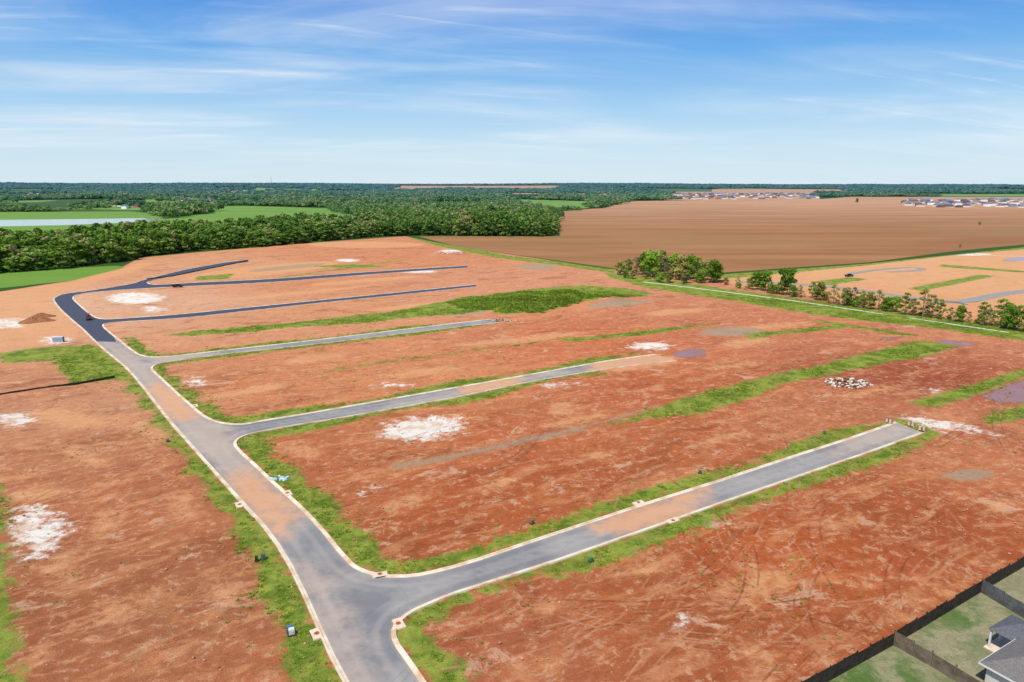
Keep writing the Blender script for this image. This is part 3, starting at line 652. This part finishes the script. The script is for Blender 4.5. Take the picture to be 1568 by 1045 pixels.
new_obj('sediment_bag',mb.mesh('sediment_bag'),[MBL])
MRR=simple('barricade_red',A(190,45,35),.5,.1,2); MWW=simple('barricade_white',A(235,235,235),.5,.05,2)
def barricade(px,py,rot):
    x,y=U(px,py); mb=MB()
    for sx in(-.7,.7): mb.box((sx,0,.6),(.06,.06,1.2),1); mb.box((sx,0,.04),(.08,1.0,.08),1)
    for zz in(.45,.75,1.05):
        for k in range(5): mb.box((-.8+.4*k,-.045,zz),(.398,.03,.17),k%2)
    o=new_obj('road_barricade',mb.mesh('road_barricade'),[MRR,MWW]); o.location=(x,y,0); o.rotation_euler=(0,0,rot)
for px,py in[(1360,649),(1394,654),(1411,661)]: barricade(px,py,BANG-1.35)
# ------------------------------------------------------------------ vehicles
MCB=simple('vehicle_paint_dark',A(60,40,48),.3,.1,1); MCR=simple('roller_red',A(170,50,40),.4,.1,1); MGL=simple('vehicle_glass',A(30,36,42),.1,.05,1); MTY=simple('tyre_rubber',A(25,25,25),.9,.1,1)
def truck(px,py,rot,mat):
    x,y=U(px,py); mb=MB(); mb.box((0,0,.75),(5.4,1.95,.6),0,0,.97); mb.box((.35,0,1.35),(2.2,1.75,.65),1,0,.8); mb.box((.35,0,1.70),(1.7,1.4,.06),0)
    for sy in(-.93,.93): mb.box((-1.75,sy,1.15),(1.8,.08,.25),0)
    mb.box((-2.66,0,1.15),(.08,1.9,.25),0)
    for sx in(-1.7,1.75):
        for sy in(-.98,.98): mb.cyl((sx,sy-.13,.4),(sx,sy+.13,.4),.4,.4,12,2)
    o=new_obj('pickup_truck',mb.mesh('pickup_truck'),[mat,MGL,MTY]); o.location=(x,y,.06); o.rotation_euler=(0,0,rot)
truck(272,440,.1,MCB); truck(1300,424,.4,MPK)
def roller(px,py):
    x,y=U(px,py); mb=MB()
    for sx in(-1.5,1.5): mb.cyl((sx,-.85,.65),(sx,.85,.65),.65,.65,16,2)
    mb.box((0,0,1.15),(3.2,1.2,.7),0); mb.box((1.5,0,1.4),(.9,1.5,.2),0)
    for sx in(-.6,.6):
        for sy in(-.6,.6): mb.box((sx,sy,2.1),(.07,.07,1.2),1)
    mb.box((0,0,2.75),(1.6,1.6,.1),0); mb.box((-.2,0,1.7),(.6,.6,.5),1)
    o=new_obj('road_roller',mb.mesh('road_roller'),[MCR,MTY,MPK]); o.location=(x,y,.0); o.rotation_euler=(0,0,MROT)
roller(136,490)
x,y=U(90,524); mb=MB(); mb.box((0,0,1.0),(3.2,1.8,1.9),0)
for i in range(10): mb.box((-1.4+.3*i,-.92,1.0),(.12,.05,1.7),1)
for i in range(10): mb.box((-1.4+.3*i,.92,1.0),(.12,.05,1.7),1)
mb.box((1.62,0,1.0),(.04,1.6,1.7),1)
o=new_obj('storage_container',mb.mesh('storage_container'),[MPW,MPB]); o.location=(x,y,0); o.rotation_euler=(0,0,.2)
# ------------------------------------------------------------------ near house
MWALL=simple('house_siding',A(222,218,210),.8,.06,2); MTR=simple('house_trim',A(238,238,235),.6,.04,2)
t=NT('roof_shingles'); br=t.n('ShaderNodeTexBrick'); tc=t.n('ShaderNodeTexCoord'); t.put(br.inputs['Vector'],tc.outputs['Object']); br.inputs['Scale'].default_value=3.5
for i,cc in ((1,A(150,144,140)),(2,A(126,120,118)),(3,A(96,92,92))): br.inputs[i].default_value=cc
br.inputs['Mortar Size'].default_value=.03
c=t.scale(br.outputs[0],t.math('MULTIPLY_ADD',t.noise(2,5,.7),.6,.7)); MRF=t.out(t.bsdf(c,.95,br.outputs['Fac'],.3,.02))
def hip(mb,x0,y0,x1,y1,z,h,m):
    w=min(x1-x0,y1-y0)/2
    if x1-x0>y1-y0: r=[(x0+w,(y0+y1)/2,z+h),(x1-w,(y0+y1)/2,z+h)]; f=[(0,1,5,4),(1,2,5),(2,3,4,5),(3,0,4)]
    else: r=[((x0+x1)/2,y0+w,z+h),((x0+x1)/2,y1-w,z+h)]; f=[(0,1,4),(1,2,5,4),(2,3,5),(3,0,4,5)]
    mb.add([(x0,y0,z),(x1,y0,z),(x1,y1,z),(x0,y1,z)]+r,f+[(3,2,1,0)],m)
def part(name,mb,mats,par): return new_obj(name,mb.mesh(name),mats,parent=par)
HS=bpy.data.objects.new('suburban_house',None); scene.collection.objects.link(HS); 
hrot=rdir((1369,989),(1500,1066)); HS.location=(U(1537,1012)[0],U(1537,1012)[1],0); HS.rotation_euler=(0,0,hrot)
mb=MB(); mb.box((8,-1.5,1.4),(14,10,2.8),0); part('walls',mb,[MWALL],HS)
mb=MB(); hip(mb,.4,-7.1,15.6,4.1,2.82,3.0,0); part('roof',mb,[MRF],HS)
mb=MB(); 
for a in((8,-7.12,15.2,.05),(8,4.12,15.2,.05)): mb.box((a[0],a[1],2.74),(a[2],a[3],.2),0)
for a in((.38,-1.5),(15.62,-1.5)): mb.box((a[0],a[1],2.74),(.05,11.2,.2),0)
part('fascia',mb,[MTR],HS)
mb=MB(); hip(mb,-2.4,.6,3.4,6.2,2.62,1.5,0); part('patio_roof',mb,[simple('dark_shingle',A(104,106,114),.95,.2,3)],HS)
mb=MB()
for a,b in((-2.1,.9),(-2.1,5.9),(3.1,5.9),(-2.1,3.4)): mb.box((a,b,1.3),(.2,.2,2.6),0)
part('patio_posts',mb,[MTR],HS)
mb=MB(); mb.box((.5,3.4,.05),(6,5.8,.12),0); part('patio_slab',mb,[MCN],HS)
mb=MB()
for yy in(-4.5,-1.5): mb.box((.97,yy,1.5),(.05,1.2,1.3),0); 
mb.box((.97,2,1.1),(.05,1.6,2.1),0); mb.box((5,3.52,1.5),(1.4,.05,1.2),0); mb.box((9,3.52,1.5),(1.4,.05,1.2),0)
part('windows',mb,[MGL],HS)
# distant houses
HW=[simple('wall_white',A(250,250,248,1),.8,.03,.5),simple('wall_tan',A(225,208,185),.8,.05,.5),simple('wall_brick',A(175,120,100),.8,.05,.5)]
HR=[simple('roof_grey',A(128,138,158),.9,.05,.5),simple('roof_brown',A(140,122,115),.9,.05,.5),simple('roof_dark',A(86,96,118),.9,.05,.5)]
def houses(poly,n,seed,big=1.0,grid=None):
    rg=random.Random(seed); P_=UP(poly); mn=P_.min(0);mx=P_.max(0); mb=MB(); c=0; tries=0
    while c<n and tries<n*60:
        tries+=1; x=rg.uniform(mn[0],mx[0]);y=rg.uniform(mn[1],mx[1])
        x=round(x/22)*22+rg.uniform(-2,2); y=round(y/45)*45+rg.uniform(-3,3)
        if poly_sdf(np.array([x]),np.array([y]),P_,50)[0]>0: continue
        c+=1; z=float(terrain(x,y)); w=rg.uniform(11,15)*big;d=rg.uniform(9,12)*big;h=rg.choice([3,3,5.6])*1.15; rh=rg.uniform(2.5,4)*1.1; r=rg.choice([0,1.57])+.1
        mb.box((x,y,z+h/2),(w,d,h),rg.choice([0,0,1,2]),r)
        cr,sr=math.cos(r),math.sin(r); T=lambda a,b,zz:(x+a*cr-b*sr,y+a*sr+b*cr,z+zz)
        a,b=w/2+.5,d/2+.5; m=3+rg.randrange(3)
        mb.add([T(-a,-b,h+.02),T(a,-b,h+.02),T(a,b,h+.02),T(-a,b,h+.02),T(-a*.75,0,h+rh),T(a*.75,0,h+rh)],[(0,1,5,4),(1,2,5),(2,3,4,5),(3,0,4),(3,2,1,0)],m)
        for k in(-.3,0,.3):
            q=T(w*k,-d/2-.04,h*.5); mb.box((q[0],q[1],q[2]),(1.3,.06,1.3),5,r)
    new_obj('distant_houses',mb.mesh('distant_houses'),HW+HR)
houses([(1375,308),(1640,306),(1640,322),(1450,319),(1385,316)],170,1,1.15)
houses([(1025,297),(1250,297),(1250,305.5),(1025,305.5)],260,2,1.5)
houses([(225,302),(330,303.5),(325,309),(228,308.5)],34,3,1.4); houses([(340,294),(485,295),(485,301),(345,300)],130,4,1.8)
houses([(905,300),(985,300),(980,304),(910,304)],14,5,1.2); houses([(170,315),(212,315),(212,320),(170,320)],10,6,1.1)
houses([(0,294),(150,294),(150,299),(0,299)],40,8,1.3)
x,y=U(416,289); mb=MB(); z0=float(terrain(x,y)); 
for k in range(3):
    a=k*2.09; mb.cyl((x+6*math.cos(a),y+6*math.sin(a),z0),(x+1*math.cos(a),y+1*math.sin(a),z0+95),1.2,.8,5,0)
for k in range(10): mb.box((x,y,z0+9*k),(8-.7*k,8-.7*k,.6),0)
new_obj('radio_mast',mb.mesh('radio_mast'),[HR[0]])
# ------------------------------------------------------------------ sky & light
EL=math.radians(58); AZ=math.radians(215)
t=NT('World',True); scene.world=t.o
sk=t.n('ShaderNodeTexSky',sky_type='NISHITA'); sk.sun_disc=False; sk.sun_elevation=EL; sk.sun_rotation=AZ; sk.altitude=100; sk.air_density=1.0; sk.dust_density=.5; sk.ozone_density=2.5
tc=t.n('ShaderNodeTexCoord'); G=tc.outputs['Generated']
sx=t.n('ShaderNodeSeparateXYZ'); t.put(sx.inputs[0],G); zz=t.math('MAXIMUM',sx.outputs[2],0.0)
rp=t.n('ShaderNodeValToRGB'); t.put(rp.inputs[0],zz); cr=rp.color_ramp
stops=[(0,(216,237,248)),(.05,(202,230,248)),(.10,(168,212,247)),(.17,(106,176,240)),(.24,(60,138,228)),(.5,(42,98,190)),(1,(35,80,165))]
while len(cr.elements)<len(stops): cr.elements.new(.5)
for e,(p,c) in zip(cr.elements,stops): e.position=p; e.color=tuple(lin(c,1.0))+(1,)
grad=t.scale(rp.outputs[0],10.0)
base=t.mix(t.mr(zz,.25,.7,.88,.2),sk.outputs[0],grad)
dv=t.math('ADD',zz,.10)
cb=t.n('ShaderNodeCombineXYZ'); t.put(cb.inputs[0],t.math('DIVIDE',sx.outputs[0],dv)); t.put(cb.inputs[1],t.math('DIVIDE',sx.outputs[1],dv))
Rv=t.rot(cb.outputs[0],-.14)
c1=t.noise(.9,8,.55,vec=t.vmul(Rv,(.45,1.1,1)),dist=.6); c2=t.noise(.5,5,.55,vec=t.vmul(Rv,(.6,1,1)),dist=.3); c3=t.noise(2.2,8,.62,vec=t.vmul(t.rot(cb.outputs[0],-.28),(.25,1.7,1)),dist=1.1)
w1=t.math('MULTIPLY',t.mr(c1,.36,.72),t.mr(c2,.32,.60)); w2=t.math('MULTIPLY',t.mr(c3,.52,.74),t.mr(c1,.40,.6))
cl=t.math('ADD',t.math('MULTIPLY',w1,.60),t.math('MULTIPLY',w2,.42),clamp=True)
cl=t.math('MULTIPLY',cl,t.mr(zz,.01,.07,.3,1))
skyc=t.mix(cl,base,(8.3,9.0,9.7,1))
bg=t.n('ShaderNodeBackground'); t.put(bg.inputs[0],skyc); bg.inputs[1].default_value=.10
ow=t.n('ShaderNodeOutputWorld'); t.L.new(bg.outputs[0],ow.inputs[0])
sl=bpy.data.lights.new('sun','SUN'); sl.energy=4.5; sl.angle=math.radians(.5); sl.color=(1,.96,.87)
so=bpy.data.objects.new('sun',sl); scene.collection.objects.link(so)
sdv=Vector((math.sin(AZ)*math.cos(EL),math.cos(AZ)*math.cos(EL),math.sin(EL))); so.rotation_euler=sdv.to_track_quat('Z','Y').to_euler(); so.location=(0,0,200)
scene.view_settings.view_transform='Standard'; scene.view_settings.look='None'; scene.view_settings.exposure=0
cam=bpy.data.cameras.new('camera'); cam.sensor_width=36; cam.lens=F/1568*36; cam.clip_start=1; cam.clip_end=80000
co=bpy.data.objects.new('camera',cam); scene.collection.objects.link(co); co.location=(0,0,H); co.rotation_euler=(math.pi/2-PITCH,0,0); scene.camera=co
